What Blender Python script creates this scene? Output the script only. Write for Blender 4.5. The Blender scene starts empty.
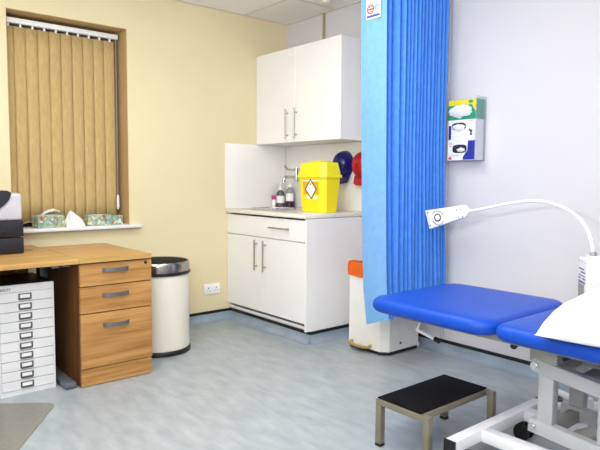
import bpy, bmesh, math, random
from mathutils import Vector, Matrix, noise
random.seed(7)
SC = bpy.context.scene
COL = SC.collection
PI = math.pi

# ------------------------------------------------------------------ materials
def lin(c):
    return tuple(((v/255.0)/12.92 if v/255.0 <= .04045 else ((v/255.0+.055)/1.055)**2.4) for v in c)

def mat(name, col, rough=.5, metal=0., col2=None, scale=8., stretch=(1, 1, 1), bump=0., bscale=None,
        spec=.5, detail=4., contrast=(.3, .7), coat=0., transl=0., alpha=1., emit=None, estr=0., trans=0.):
    m = bpy.data.materials.new(name)
    m.use_nodes = True
    nt = m.node_tree
    nd, lk = nt.nodes, nt.links
    nd.clear()
    out = nd.new('ShaderNodeOutputMaterial')
    b = nd.new('ShaderNodeBsdfPrincipled')
    a = lin(col)
    c2 = lin(col2) if col2 else tuple(v*.93 for v in a)
    tc = nd.new('ShaderNodeTexCoord')
    mp = nd.new('ShaderNodeMapping')
    mp.inputs['Scale'].default_value = stretch
    nz = nd.new('ShaderNodeTexNoise')
    nz.inputs['Scale'].default_value = scale
    nz.inputs['Detail'].default_value = detail
    nz.inputs['Roughness'].default_value = .6
    rp = nd.new('ShaderNodeValToRGB')
    rp.color_ramp.elements[0].position = contrast[0]
    rp.color_ramp.elements[1].position = contrast[1]
    rp.color_ramp.elements[0].color = (*c2, 1)
    rp.color_ramp.elements[1].color = (*a, 1)
    lk.new(tc.outputs['Object'], mp.inputs['Vector'])
    lk.new(mp.outputs['Vector'], nz.inputs['Vector'])
    lk.new(nz.outputs['Fac'], rp.inputs['Fac'])
    lk.new(rp.outputs['Color'], b.inputs['Base Color'])
    b.inputs['Roughness'].default_value = rough
    b.inputs['Metallic'].default_value = metal
    b.inputs['Specular IOR Level'].default_value = spec
    b.inputs['Coat Weight'].default_value = coat
    b.inputs['Alpha'].default_value = alpha
    b.inputs['Transmission Weight'].default_value = trans
    if emit:
        b.inputs['Emission Color'].default_value = (*lin(emit), 1)
        b.inputs['Emission Strength'].default_value = estr
    if bump:
        n2 = nd.new('ShaderNodeTexNoise')
        n2.inputs['Scale'].default_value = bscale or scale*4
        n2.inputs['Detail'].default_value = 3
        bp = nd.new('ShaderNodeBump')
        bp.inputs['Strength'].default_value = bump
        bp.inputs['Distance'].default_value = .01
        lk.new(mp.outputs['Vector'], n2.inputs['Vector'])
        lk.new(n2.outputs['Fac'], bp.inputs['Height'])
        lk.new(bp.outputs['Normal'], b.inputs['Normal'])
    if transl:
        t = nd.new('ShaderNodeBsdfTranslucent')
        lk.new(rp.outputs['Color'], t.inputs['Color'])
        mx = nd.new('ShaderNodeMixShader')
        mx.inputs[0].default_value = transl
        lk.new(b.outputs[0], mx.inputs[1])
        lk.new(t.outputs[0], mx.inputs[2])
        lk.new(mx.outputs[0], out.inputs[0])
    else:
        lk.new(b.outputs[0], out.inputs[0])
    return m

def mat_wood(name, stretch, light=(196, 146, 86), dark=(158, 106, 54)):
    m = mat(name, light, .42, col2=dark, scale=1.0, stretch=stretch, detail=7, contrast=(.32, .62), spec=.4)
    return m

def mat_floral(name):
    m = bpy.data.materials.new(name)
    m.use_nodes = True
    nt = m.node_tree; nd, lk = nt.nodes, nt.links
    b = nd['Principled BSDF']
    tc = nd.new('ShaderNodeTexCoord')
    v = nd.new('ShaderNodeTexVoronoi'); v.inputs['Scale'].default_value = 70
    sp = nd.new('ShaderNodeSeparateColor')
    rp = nd.new('ShaderNodeValToRGB'); rp.color_ramp.interpolation = 'CONSTANT'
    el = rp.color_ramp.elements
    cols = [(0, (132, 170, 158)), (.3, (168, 190, 182)), (.45, (226, 188, 70)), (.56, (112, 152, 150)), (.7, (222, 220, 200)),
            (.84, (196, 78, 60)), (.88, (146, 168, 112))]
    el[0].position = 0; el[0].color = (*lin(cols[0][1]), 1)
    el[1].position = cols[1][0]; el[1].color = (*lin(cols[1][1]), 1)
    for p, c in cols[2:]:
        e = el.new(p); e.color = (*lin(c), 1)
    lk.new(tc.outputs['Object'], v.inputs['Vector'])
    lk.new(v.outputs['Color'], sp.inputs[0])
    lk.new(sp.outputs[0], rp.inputs['Fac'])
    lk.new(rp.outputs['Color'], b.inputs['Base Color'])
    b.inputs['Roughness'].default_value = .55
    return m

M = {}
M['wall_cream'] = mat('cream_paint', (234, 220, 180), .75, col2=(230, 215, 174), scale=1.6, bump=.04, bscale=160, spec=.25)
M['wall_white'] = mat('cool_white_paint', (218, 216, 219), .7, col2=(216, 214, 217), scale=1.6, bump=.04, bscale=160, spec=.25)
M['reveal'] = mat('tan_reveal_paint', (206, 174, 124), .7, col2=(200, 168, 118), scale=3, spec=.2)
M['ceiling'] = mat('ceiling_tile', (250, 248, 244), .9, col2=(244, 242, 236), scale=60, bump=.08, bscale=220, spec=.1)
M['tbar'] = mat('ceiling_bar', (226, 220, 206), .6)
M['floor'] = mat('blue_grey_vinyl', (176, 182, 183), .36, col2=(148, 157, 163), scale=5.5, stretch=(3.0, 1.0, 1), detail=9, contrast=(.3, .68), spec=.45)
M['cove'] = mat('vinyl_cove', (158, 172, 184), .38, col2=(130, 145, 158), scale=5, detail=8, contrast=(.3, .7))
M['black_strip'] = mat('black_strip', (16, 15, 16), .5)
M['white_gloss'] = mat('white_cabinet', (247, 246, 245), .3, col2=(245, 243, 242), spec=.45)
M['worktop'] = mat('pale_worktop', (238, 235, 228), .3, col2=(230, 226, 218), scale=90)
M['splash'] = mat('white_splashback', (247, 244, 239), .16, col2=(245, 242, 236), spec=.5)
M['steel'] = mat('brushed_steel', (190, 184, 172), .32, 1., col2=(168, 162, 150), scale=30)
M['chrome'] = mat('chrome', (222, 222, 222), .1, 1.)
M['collar'] = mat('dark_polished_steel', (168, 164, 160), .2, 1.)
M['oak'] = mat_wood('oak_across', (2.2, 44, 44))
M['oak_v'] = mat_wood('oak_upright', (26, 26, 1.6), (178, 124, 66), (142, 90, 42))
M['oak_shaded'] = mat_wood('oak_side_shaded', (26, 26, 1.6), (126, 82, 46), (98, 60, 32))  # oak darkened so the colour carries the shade on the pedestal sides
M['oak_top'] = mat_wood('oak_top', (1.6, 24, 24), (200, 160, 96), (176, 132, 72))
M['grey_metal'] = mat('grey_handle_metal', (128, 128, 130), .38, .7)
M['dark_gap'] = mat('dark_carcass', (58, 40, 26), .7)
M['file_white'] = mat('white_steel_drawer', (230, 230, 230), .35)
M['file_green'] = mat('mint_steel_case', (142, 196, 172), .4)
M['shadow_gap'] = mat('drawer_gap_shade', (120, 118, 116), .6)
M['label_card'] = mat('paper_card', (246, 245, 242), .7)
M['silver'] = mat('plated_holder', (120, 118, 122), .3, .8)
M['foot_grey'] = mat('grey_desk_leg', (108, 112, 118), .35, .3)
M['mat_plastic'] = mat('olive_grey_chair_mat', (152, 148, 136), .35, col2=(138, 135, 124), scale=50, alpha=.82)
M['cream_enamel'] = mat('cream_enamel', (240, 234, 218), .28, col2=(238, 231, 214), spec=.5)
M['black_plastic'] = mat('black_plastic', (22, 21, 22), .4)
M['black_rubber'] = mat('black_rubber', (18, 17, 18), .85, spec=.2, col2=(30, 28, 30), scale=120)
M['printer_black'] = mat('printer_black', (30, 31, 38), .42)
M['printer_grey'] = mat('printer_pale_grey', (196, 196, 204), .4)
M['vane'] = mat('beige_vane_fabric', (218, 190, 134), .85, col2=(203, 173, 116), scale=14, stretch=(4, 4, 1), bump=.1, bscale=300, spec=.1, transl=.12)
M['pvc'] = mat('white_pvc', (243, 242, 240), .35)
M['glass_dark'] = mat('window_glass', (44, 50, 54), .06, spec=.6)
M['upvc'] = mat('window_frame_paint', (120, 122, 124), .4)
M['cord'] = mat('grey_cord', (128, 126, 124), .5)
M['floral'] = mat_floral('floral_carton')
M['tissue'] = mat('white_tissue', (250, 249, 246), .9, spec=.1, transl=.15)
M['yellow'] = mat('yellow_plastic', (250, 232, 20), .36, col2=(248, 226, 12), spec=.45)
M['yellow_lid'] = mat('yellow_lid_plastic', (252, 238, 40), .36, spec=.45)
M['gold'] = mat('amber_label', (236, 176, 24), .6)
M['black_ink'] = mat('black_ink', (20, 18, 18), .6)
M['navy'] = mat('navy_plastic', (22, 26, 120), .28, col2=(18, 20, 96), spec=.5)
M['red'] = mat('red_plastic', (190, 16, 26), .28, col2=(165, 12, 22), spec=.5)
M['clear'] = mat('clear_bottle', (205, 206, 210), .08, trans=.55)
M['purple'] = mat('dark_purple_liquid', (58, 22, 52), .15)
M['smoke'] = mat('dark_grey_liquid', (92, 90, 98), .15)
M['pink'] = mat('magenta_cap', (196, 44, 120), .4)
M['orange'] = mat('orange_bag', (250, 126, 30), .3, col2=(240, 104, 16), scale=30, bump=.5, bscale=40, transl=.25)
M['bin_white'] = mat('white_bin_enamel', (242, 240, 234), .35)
M['brass'] = mat('worn_brass', (206, 176, 112), .3, .8)
M['curtain'] = mat('blue_curtain_paper', (98, 164, 250), .85, col2=(82, 150, 246), scale=26, detail=6, bump=.12, bscale=60, spec=.15, transl=.08)
M['curtain_lit'] = mat('blue_lit_paper', (130, 180, 228), .85, col2=(118, 170, 224), scale=26, detail=6, bump=.12, bscale=60, spec=.15, transl=.08)  # same curtain paper, paler to paint the light on its front panel
M['blue_print'] = mat('blue_print', (72, 74, 178), .6)
M['red_print'] = mat('red_print', (214, 54, 58), .6)
M['sky_print'] = mat('light_blue_print', (96, 164, 212), .6)
M['green_print'] = mat('green_carton', (24, 156, 112), .5)
M['yellow_print'] = mat('yellow_carton', (236, 216, 50), .5)
M['white_card'] = mat('white_carton', (240, 240, 244), .5)
M['navy_card'] = mat('navy_carton', (40, 50, 150), .5)
M['dark_hole'] = mat('carton_hole', (44, 40, 44), .8)
M['glove'] = mat('white_glove', (244, 244, 244), .6, transl=.1)
M['acrylic'] = mat('clear_acrylic', (196, 204, 222), .08, alpha=.16)
M['vinyl_blue'] = mat('royal_blue_vinyl', (14, 74, 184), .42, col2=(12, 69, 176), scale=3, bump=.05, bscale=400, spec=.3)
M['pillow'] = mat('white_cotton', (232, 231, 235), .85, spec=.15)
M['couch_white'] = mat('pale_grey_enamel', (186, 188, 190), .32)
M['couch_grey'] = mat('grey_enamel', (160, 158, 152), .38)
M['lamp_white'] = mat('lamp_white', (248, 248, 250), .35)
M['lens'] = mat('lamp_lens', (250, 244, 214), .15)
M['purple_ink'] = mat('grey_violet_ink', (120, 112, 160), .6)
M['stool_metal'] = mat('beige_grey_metal', (138, 130, 113), .4, .3, col2=(130, 122, 106))
M['stool_mat'] = mat('black_ribbed_rubber', (15, 13, 15), .85, col2=(19, 17, 19), scale=90, spec=.12)
M['conduit'] = mat('tan_conduit', (172, 156, 112), .5)
M['trunk'] = mat('pale_trunking', (206, 206, 214), .5)
M['socket'] = mat('white_socket_plastic', (248, 246, 244), .3)
M['lamp_glow'] = mat('lamp_diffuser', (255, 252, 244), .5, emit=(255, 250, 240), estr=6.)

# ------------------------------------------------------------------ mesh builder (world coordinates)
class MB:
    def __init__(s): s.bm = bmesh.new()
    def _add(s, t, mtx=None):
        if mtx is not None: bmesh.ops.transform(t, matrix=mtx, verts=t.verts)
        me = bpy.data.meshes.new('tmp'); t.to_mesh(me); t.free()
        s.bm.from_mesh(me); bpy.data.meshes.remove(me)
        return s
    def box(s, x0, x1, y0, y1, z0, z1, bev=0., seg=2, mtx=None):
        t = bmesh.new()
        bmesh.ops.create_cube(t, size=1)
        for v in t.verts:
            v.co = Vector(((x0+x1)/2+v.co.x*(x1-x0), (y0+y1)/2+v.co.y*(y1-y0), (z0+z1)/2+v.co.z*(z1-z0)))
        if bev: bmesh.ops.bevel(t, geom=list(t.edges), offset=bev, segments=seg, affect='EDGES', profile=.5)
        return s._add(t, mtx)
    def bar(s, p0, p1, w, h, bev=0., upv=(0, 0, 1)):
        p0, p1 = Vector(p0), Vector(p1); d = p1-p0; L = d.length
        x = d.normalized(); u = Vector(upv); y = u.cross(x).normalized(); z = x.cross(y)
        mt = Matrix((x, y, z)).transposed().to_4x4(); mt.translation = (p0+p1)/2
        return s.box(-L/2, L/2, -w/2, w/2, -h/2, h/2, bev, 2, mt)
    def cyl(s, p0, p1, r0, r1=None, seg=24):
        r1 = r0 if r1 is None else r1
        p0, p1 = Vector(p0), Vector(p1); d = p1-p0
        t = bmesh.new()
        bmesh.ops.create_cone(t, cap_ends=True, segments=seg, radius1=r0, radius2=r1, depth=d.length)
        mt = d.to_track_quat('Z', 'Y').to_matrix().to_4x4(); mt.translation = (p0+p1)/2
        return s._add(t, mt)
    def tube(s, pts, r, seg=12, radii=None):
        pts = [Vector(p) for p in pts]; rings = []; n = None
        t = bmesh.new()
        for i, p in enumerate(pts):
            d = (pts[min(i+1, len(pts)-1)]-pts[max(i-1, 0)]).normalized()
            if n is None:
                n = d.orthogonal().normalized()
            n = (n-d*n.dot(d)).normalized(); b = d.cross(n)
            rr = radii[i] if radii else r
            rings.append([t.verts.new(p+(n*math.cos(2*PI*k/seg)+b*math.sin(2*PI*k/seg))*rr) for k in range(seg)])
        for a, b in zip(rings, rings[1:]):
            for k in range(seg): t.faces.new((a[k], a[(k+1) % seg], b[(k+1) % seg], b[k]))
        t.faces.new(rings[0][::-1]); t.faces.new(rings[-1])
        return s._add(t)
    def loft(s, rings, caps=True):
        t = bmesh.new()
        R = [[t.verts.new(p) for p in r] for r in rings]; n = len(R[0])
        for a, b in zip(R, R[1:]):
            for k in range(n): t.faces.new((a[k], a[(k+1) % n], b[(k+1) % n], b[k]))
        if caps: t.faces.new(R[0][::-1]); t.faces.new(R[-1])
        bmesh.ops.recalc_face_normals(t, faces=t.faces)
        return s._add(t)
    def lathe(s, prof, c, seg=40, axis='Z'):
        cx, cy, cz = c
        def P(r, z, a):
            if axis == 'Z': return (cx+r*math.cos(a), cy+r*math.sin(a), cz+z)
            return (cx-z, cy+r*math.cos(a), cz+r*math.sin(a))       # axis towards -x
        return s.loft([[P(max(r, 1e-4), z, 2*PI*k/seg) for k in range(seg)] for r, z in prof])
    def prism(s, poly, z0, z1):
        return s.loft([[(x, y, z0) for x, y in poly], [(x, y, z1) for x, y in poly]])
    def prism_x(s, poly, x0, x1):      # poly in (y, z)
        return s.loft([[(x0, y, z) for y, z in poly], [(x1, y, z) for y, z in poly]])
    def prism_y(s, poly, y0, y1):      # poly in (x, z)
        return s.loft([[(x, y0, z) for x, z in poly], [(x, y1, z) for x, z in poly]])
    def ball(s, c, r, sub=3, jit=0., freq=8., sq=None):
        t = bmesh.new(); bmesh.ops.create_icosphere(t, subdivisions=sub, radius=1)
        for v in t.verts:
            f = 1+jit*noise.noise(v.co*freq*.3+Vector(c)*7)
            v.co = Vector((c[0]+v.co.x*r[0]*f, c[1]+v.co.y*r[1]*f, c[2]+v.co.z*r[2]*f))
        return s._add(t)
    def grid(s, fn, nu, nv):
        t = bmesh.new()
        V = [[t.verts.new(fn(i/nu, j/nv)) for j in range(nv+1)] for i in range(nu+1)]
        for i in range(nu):
            for j in range(nv): t.faces.new((V[i][j], V[i+1][j], V[i+1][j+1], V[i][j+1]))
        return s._add(t)
    def build(s, name, m, parent=None, angle=35, loc=None):
        me = bpy.data.meshes.new(name)
        bmesh.ops.remove_doubles(s.bm, verts=s.bm.verts, dist=1e-6)
        if parent is None:
            if loc is None:
                lo = [min(v.co[i] for v in s.bm.verts) for i in range(3)]; hi = [max(v.co[i] for v in s.bm.verts) for i in range(3)]
                loc = ((lo[0]+hi[0])/2, (lo[1]+hi[1])/2, lo[2])
            off = Vector(loc)
        else:
            off = Vector(ABS[parent.name])
        for v in s.bm.verts: v.co -= off
        s.bm.to_mesh(me); s.bm.free()
        me.polygons.foreach_set('use_smooth', [True]*len(me.polygons))
        me.set_sharp_from_angle(angle=math.radians(angle))
        me.materials.append(m)
        o = bpy.data.objects.new(name, me); COL.objects.link(o)
        if parent is None: o.location = off; ABS[o.name] = tuple(off)
        else: o.parent = parent; ABS[o.name] = tuple(off)
        return o

ABS = {}
def thing(name, label, cat, loc, group=None):
    o = bpy.data.objects.new(name, None); COL.objects.link(o)
    o.empty_display_size = .05; o.location = loc; ABS[o.name] = tuple(loc)
    return tag(o, label, cat, group)
def tag(o, label, cat, group=None):
    o['label'] = label; o['category'] = cat
    if group: o['group'] = group
    return o
def struct(o, label=None, cat=None):
    o['kind'] = 'structure'
    if label: o['label'] = label; o['category'] = cat
    return o
def rot_about(c, a):
    return Matrix.Translation(Vector(c)) @ Matrix.Rotation(a, 4, 'Z') @ Matrix.Translation(-Vector(c))
def rrect(x0, x1, y0, y1, r, n=6):
    P = []
    for cx, cy, a0 in ((x1-r, y1-r, 0), (x0+r, y1-r, 90), (x0+r, y0+r, 180), (x1-r, y0+r, 270)):
        for k in range(n+1):
            a = math.radians(a0+90*k/n); P.append((cx+r*math.cos(a), cy+r*math.sin(a)))
    return P
def text_mesh(body, size, name, m, parent, mtx, extr=.0004):
    cu = bpy.data.curves.new('tmp_text', 'FONT'); cu.body = body; cu.size = size; cu.extrude = extr; cu.align_x = 'LEFT'
    t = bpy.data.objects.new('tmp_text', cu); COL.objects.link(t)
    me = bpy.data.meshes.new_from_object(t.evaluated_get(bpy.context.evaluated_depsgraph_get()))
    bpy.data.objects.remove(t); bpy.data.curves.remove(cu)
    off = Matrix.Translation(-Vector(ABS[parent.name]))
    me.transform(off @ mtx); me.materials.clear(); me.materials.append(m)
    o = bpy.data.objects.new(name, me); COL.objects.link(o); o.parent = parent
    return o

# ------------------------------------------------------------------ room shell
CEIL = 2.483
XL, YF = -4.5, -5.6
WX0, WX1, WZ0, WZ1 = -2.241, -1.452, .79, 2.207
b = MB(); b.box(XL-.1, .1, YF-.1, .45, -.1, 0)
struct(b.build('floor', M['floor'], loc=(0, 0, 0)), 'pale blue-grey marbled vinyl floor', 'floor')
b = MB(); b.box(XL-.1, .1, YF-.1, .45, CEIL, CEIL+.1)
struct(b.build('ceiling', M['ceiling'], loc=(0, 0, CEIL)), 'white suspended tile ceiling', 'ceiling')
b = MB()
b.box(XL-.1, WX0, 0, .35, 0, CEIL); b.box(WX1, .1, 0, .35, 0, CEIL)
b.box(WX0, WX1, 0, .35, 0, WZ0); b.box(WX0, WX1, 0, .35, WZ1, CEIL)
struct(b.build('wall_back', M['wall_cream'], loc=(0, 0, 0)), 'cream painted wall with the window recess', 'wall')
b = MB(); b.box(0, .1, YF-.1, 0, 0, CEIL)
struct(b.build('wall_right', M['wall_white'], loc=(0, 0, 0)), 'cool white wall behind the couch and cabinets', 'wall')
b = MB(); b.box(XL-.1, XL, YF-.1, 0, 0, CEIL)
struct(b.build('wall_left', M['wall_white'], loc=(XL, 0, 0)), 'white wall on the left, out of view', 'wall')
b = MB(); b.box(XL, 0, YF-.1, YF, 0, CEIL)
struct(b.build('wall_front', M['wall_white'], loc=(0, YF, 0)), 'white wall behind the camera', 'wall')
# ceiling bars
b = MB()
for k in range(8):
    x = -.45-.6*k
    if x > XL: b.box(x-.012, x+.012, YF, -.001, CEIL-.003, CEIL)
for k in range(9):
    y = -.62-.6*k
    b.box(XL, -.001, y-.012, y+.012, CEIL-.0028, CEIL)
b.box(XL, -.001, -.02, -.001, CEIL-.006, CEIL); b.box(-.02, -.001, YF, -.02, CEIL-.006, CEIL)
struct(b.build('trim_1', M['tbar'], loc=(0, 0, CEIL-.006)), 'ceiling grid bars and edge angle', 'trim')
# skirting: coved vinyl and black capping strip
def skirting(name, x0, y0, x1, y1, nx, ny, label):
    # runs from (x0,y0) to (x1,y1), n = direction into the room
    b = MB()
    prof = [(0, 0), (.045, 0), (.045, .0015), (.026, .007), (.013, .018), (.006, .034), (.004, .066), (0, .066)]
    b.loft([[(x0+nx*d, y0+ny*d, z) for d, z in prof], [(x1+nx*d, y1+ny*d, z) for d, z in prof]])
    o = struct(b.build(name, M['cove'], angle=50), label, 'skirting')
    b = MB()
    prof = [(0, .066), (.007, .066), (.007, .084), (.004, .087), (0, .087)]
    b.loft([[(x0+nx*d, y0+ny*d, z) for d, z in prof], [(x1+nx*d, y1+ny*d, z) for d, z in prof]])
    b.build('capping_strip', M['black_strip'], o)
    return o
skirting('baseboard_back', XL, 0, -.578, 0, 0, -1, 'blue-grey coved skirting under the cream wall')
skirting('baseboard_right', 0, -1.004, 0, YF, -1, 0, 'blue-grey coved skirting with black strip on white wall')
skirting('baseboard_plinth', -.578, 0, -.578, -1.004, -1, 0, 'blue-grey coved skirting along the base cabinet plinth')
skirting('baseboard_end', -.578, -1.004, 0, -1.004, 0, -1, 'blue-grey coved skirting at the cabinet end panel')
# splashback panels
b = MB(); b.box(-.636, -.011, -.01, -.0005, .912, 1.44, .001)
struct(b.build('trim_2', M['splash']), 'white splashback panel on the cream wall', 'splashback')
b = MB(); b.box(-.01, -.0005, -1.3, -.011, .912, 1.439, .001)
struct(b.build('trim_3', M['splash']), 'white splashback panel behind the sharps bin', 'splashback')
b = MB(); b.box(-.018, -.001, -.497, -.481, 2.16, CEIL-.007, .003)
struct(b.build('trim_4', M['conduit']), 'tan conduit above the wall cabinet', 'conduit')
b = MB(); b.box(-.02, -.001, -1.71, -1.69, .1, CEIL-.007, .003)
struct(b.build('trim_5', M['trunk']), 'pale cable trunking behind the blue curtain', 'trunking')
# window
b = MB()
b.box(WX0, WX0+.05, .22, .27, WZ0+.03, WZ1); b.box(WX1-.05, WX1, .22, .27, WZ0+.03, WZ1)
b.box(WX0+.05, WX1-.05, .22, .27, WZ0+.03, WZ0+.09); b.box(WX0+.05, WX1-.05, .22, .27, WZ1-.05, WZ1)
b.box(WX0+.05, WX1-.05, .225, .265, 1.5, 1.54)
w = struct(b.build('window_1', M['upvc']), 'grey window frame behind the vertical blind', 'window')
b = MB(); b.box(WX0+.05, WX1-.05, .24, .25, WZ0+.09, WZ1-.05); b.build('pane', M['glass_dark'], w)
b = MB(); b.box(WX0+.001, WX1-.001, -.0, .22, .79, .82); b.box(WX0-.07, WX1+.075, -.055, -.0005, .796, .82, .006)
struct(b.build('trim_6', M['pvc']), 'white window sill board', 'window sill')

b = MB(); b.box(WX1-.003, WX1-.0002, .0005, .22, .8205, WZ1-.004); b.box(WX0+.0002, WX0+.003, .0005, .22, .8205, WZ1-.004)
b.box(WX0+.0002, WX1-.0002, .0005, .22, WZ1-.0035, WZ1-.0002)
struct(b.build('trim_7', M['reveal']), 'tan painted lining of the window recess', 'window reveal')

# ------------------------------------------------------------------ vertical blind
r = thing('vertical_blind', 'closed beige vertical blind hanging in the window recess', 'blind', (-1.85, .13, .84))
b = MB(); b.box(WX0+.002, -1.478, .09, .135, 2.144, 2.177, .003); b.build('headrail', M['pvc'], r)
NV = 10
for k in range(NV):
    x = -2.222+k*(.7/ (NV-.6))
    b = MB()
    a = math.radians(10)
    def fn(u, v, x=x, k=k):
        s = (u-.5)*.089
        bow = .006*(1-(2*u-1)**2)
        z = .85+v*1.278
        return (x+.02+s*math.cos(a), .118+s*math.sin(a)-bow+.002*math.sin(6*v+k), z)
    b.grid(fn, 6, 8)
    o = b.build('vane', M['vane'], r, angle=60)
    sm = o.modifiers.new('thickness', 'SOLIDIFY'); sm.thickness = .0012
    b = MB(); b.box(x+.014, x+.026, .106, .124, 2.122, 2.145, .002); b.build('carrier', M['pvc'], r)
b = MB()
pts = []
for k in range(NV-1):
    x0 = -2.185+k*.0745
    for t in range(6): pts.append((x0+.0745*t/6, .096, .862-.014*math.sin(PI*t/6)))
b.tube(pts, .0014, 6); b.build('bottom_chain', M['pvc'], r)
b = MB(); b.tube([(-1.492, .1, 2.143), (-1.493, .1, 1.6), (-1.494, .098, 1.03)], .005, 8); b.build('wand', M['cord'], r)
b = MB(); b.lathe([(.004, .11), (.009, .09), (.01, .02), (.006, 0)], (-1.494, .098, .925), 12); b.build('wand_grip', M['pvc'], r)

# ------------------------------------------------------------------ tissue boxes on the sill
def tissue_box(cx, cy, L, D, H, rot, label, open_top, group):
    r = thing('tissue_box', label, 'tissue box', (cx, cy, .82), group)
    mt = rot_about((cx, cy, 0), math.radians(rot))
    b = MB(); b.box(cx-L/2, cx+L/2, cy-D/2, cy+D/2, .82, .82+H, .002, 1, mt); b.build('carton', M['floral'], r)
    if open_top:
        b = MB()
        b.loft([[tuple(mt @ Vector((cx+.7*(L/2)*math.cos(t), cy+.6*(D/2)*math.sin(t), .82+H+z))) for t in [2*PI*i/20 for i in range(20)]] for z in (0, .0015)])
        b.build('opening_film', M['label_card'], r)
    return r
t1 = tissue_box(-2.008, .03, .175, .11, .083, 3, 'floral tissue box at the left of the sill with tissue pulled up', True, 'floral tissue boxes')
def crumple(cx, cy, z0, h, w, d, lean, seed, name, m, parent=None):
    b = MB()
    rings = []
    for j in range(9):
        v = j/8
        rr = (1-v)**.7*.9+.1*(1-v)+.02
        ring = []
        for k in range(20):
            a = 2*PI*k/20
            f = 1+.45*noise.noise(Vector((math.cos(a)*1.6+seed, math.sin(a)*1.6, v*2.2+seed)))
            ring.append((cx+lean*v+w/2*rr*f*math.cos(a), cy+d/2*rr*f*math.sin(a), z0+h*v+.012*noise.noise(Vector((a*2, v*3, seed)))*(v > .05)))
        rings.append(ring)
    b.loft(rings)
    return b.build(name, m, parent, angle=40)
b = MB()
def fn(u, v):
    x = -2.055+u*.12; y = .03+(v-.5)*.06
    return (x, y, .904+.028*math.sin(PI*u)*(1-.4*abs(2*v-1))+.02*u+.012*noise.noise(Vector((u*5, v*5, 2))))
b.grid(fn, 10, 6)
o = b.build('pulled_tissue', M['tissue'], t1, angle=60)
o.modifiers.new('thickness', 'SOLIDIFY').thickness = .0015
o = crumple(-1.835, .0, .8205, .105, .15, .09, -.035, 3.3, 'crumpled_tissue', M['tissue'])
tag(o, 'crumpled white tissue standing on the sill between the floral boxes', 'tissue')
tissue_box(-1.678, .015, .165, .085, .075, -2, 'floral tissue box at the right of the sill with white opening', True, 'floral tissue boxes')
tissue_box(-1.54, .05, .095, .07, .066, -8, 'small floral tissue box by the right window jamb', False, 'floral tissue boxes')

# ------------------------------------------------------------------ desk, pedestal, multi drawer cabinet
TZ = .718
r = thing('desk', 'oak topped office desk with grey metal leg under the window', 'desk', (-2.57, -.5, 0))
b = MB(); b.box(-3.0, -2.1395, -.915, -.05, TZ-.026, TZ, .002, 1); b.build('desktop', M['oak_top'], r)
b = MB()
b.bar((-2.181, -.865, .022), (-2.181, -.12, .022), .062, .034, .008)
b.box(-2.2, -2.155, -.42, -.34, .038, TZ-.05, .004); b.build('leg', M['foot_grey'], r)
b = MB(); b.box(-2.985, -2.96, -.88, -.1, 0, TZ-.027, .002); b.build('end_panel', M['oak_v'], r)  # unseen panel, added to keep side light from under the desk
b = MB(); b.bar((-2.955, -.38, TZ-.038), (-2.15, -.38, TZ-.038), .05, .024); b.box(-2.2, -2.155, -.82, -.1, TZ-.05, TZ-.026); b.build('under_frame', M['foot_grey'], r)
b = MB(); b.box(-2.955, -2.205, -.2, -.182, .12, TZ-.026); b.build('modesty_panel', M['oak_v'], r)
b = MB(); b.box(-2.275, -2.235, -.89, -.86, TZ-.041, TZ-.026, .003); b.build('cable_clip', M['foot_grey'], r)
b = MB(); b.lathe([(.03, 0), (.03, .002), (.024, .003), (.0, .003)], (-2.24, -.33, TZ), 24); b.build('cable_port', M['foot_grey'], r)

r = thing('drawer_pedestal', 'desk-high oak three drawer pedestal beside the cream dustbin', 'drawers', (-1.93, -.54, 0))
b = MB()
b.box(-2.133, -2.113, -.87, -.2, 0, TZ-.028); b.box(-1.733, -1.713, -.87, -.2, 0, TZ-.028)
b.box(-2.113, -1.733, -.22, -.2, 0, TZ-.028); b.build('carcass', M['oak_shaded'], r)
b = MB(); b.box(-2.113, -1.733, -.85, -.22, .1, TZ-.03); b.build('inner_box', M['dark_gap'], r)
b = MB(); b.box(-2.138, -1.722, -.912, -.2, TZ-.026, TZ, .002, 1); b.build('top', M['oak_top'], r)
b = MB(); b.box(-2.13, -1.716, -.882, -.868, .004, .1, .001, 1); b.build('plinth', M['oak'], r)
for z0, z1, hz in ((.562, .684, .645), (.412, .556, .506), (.106, .406, .337)):
    b = MB(); b.box(-2.131, -1.715, -.892, -.871, z0, z1, .0015, 1); d = b.build('drawer', M['oak'], r)
    b = MB()
    n = 12
    pts = [(-2.008+.15*k/n, -.893-.026*math.sin(PI*k/n)**.5, hz) for k in range(n+1)]
    for p, q in zip(pts, pts[1:]): b.bar(p, q, .005, .021)
    b.build('handle', M['grey_metal'], d)
b = MB(); b.lathe([(.0085, 0), (.0085, .003), (.005, .004), (0, .004)], (0, 0, 0), 16)
bmesh.ops.transform(b.bm, matrix=Matrix.Translation((-1.752, -.892, .667)) @ Matrix.Rotation(PI/2, 4, 'X'), verts=b.bm.verts)
b.build('lock', M['black_plastic'], r)

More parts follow.
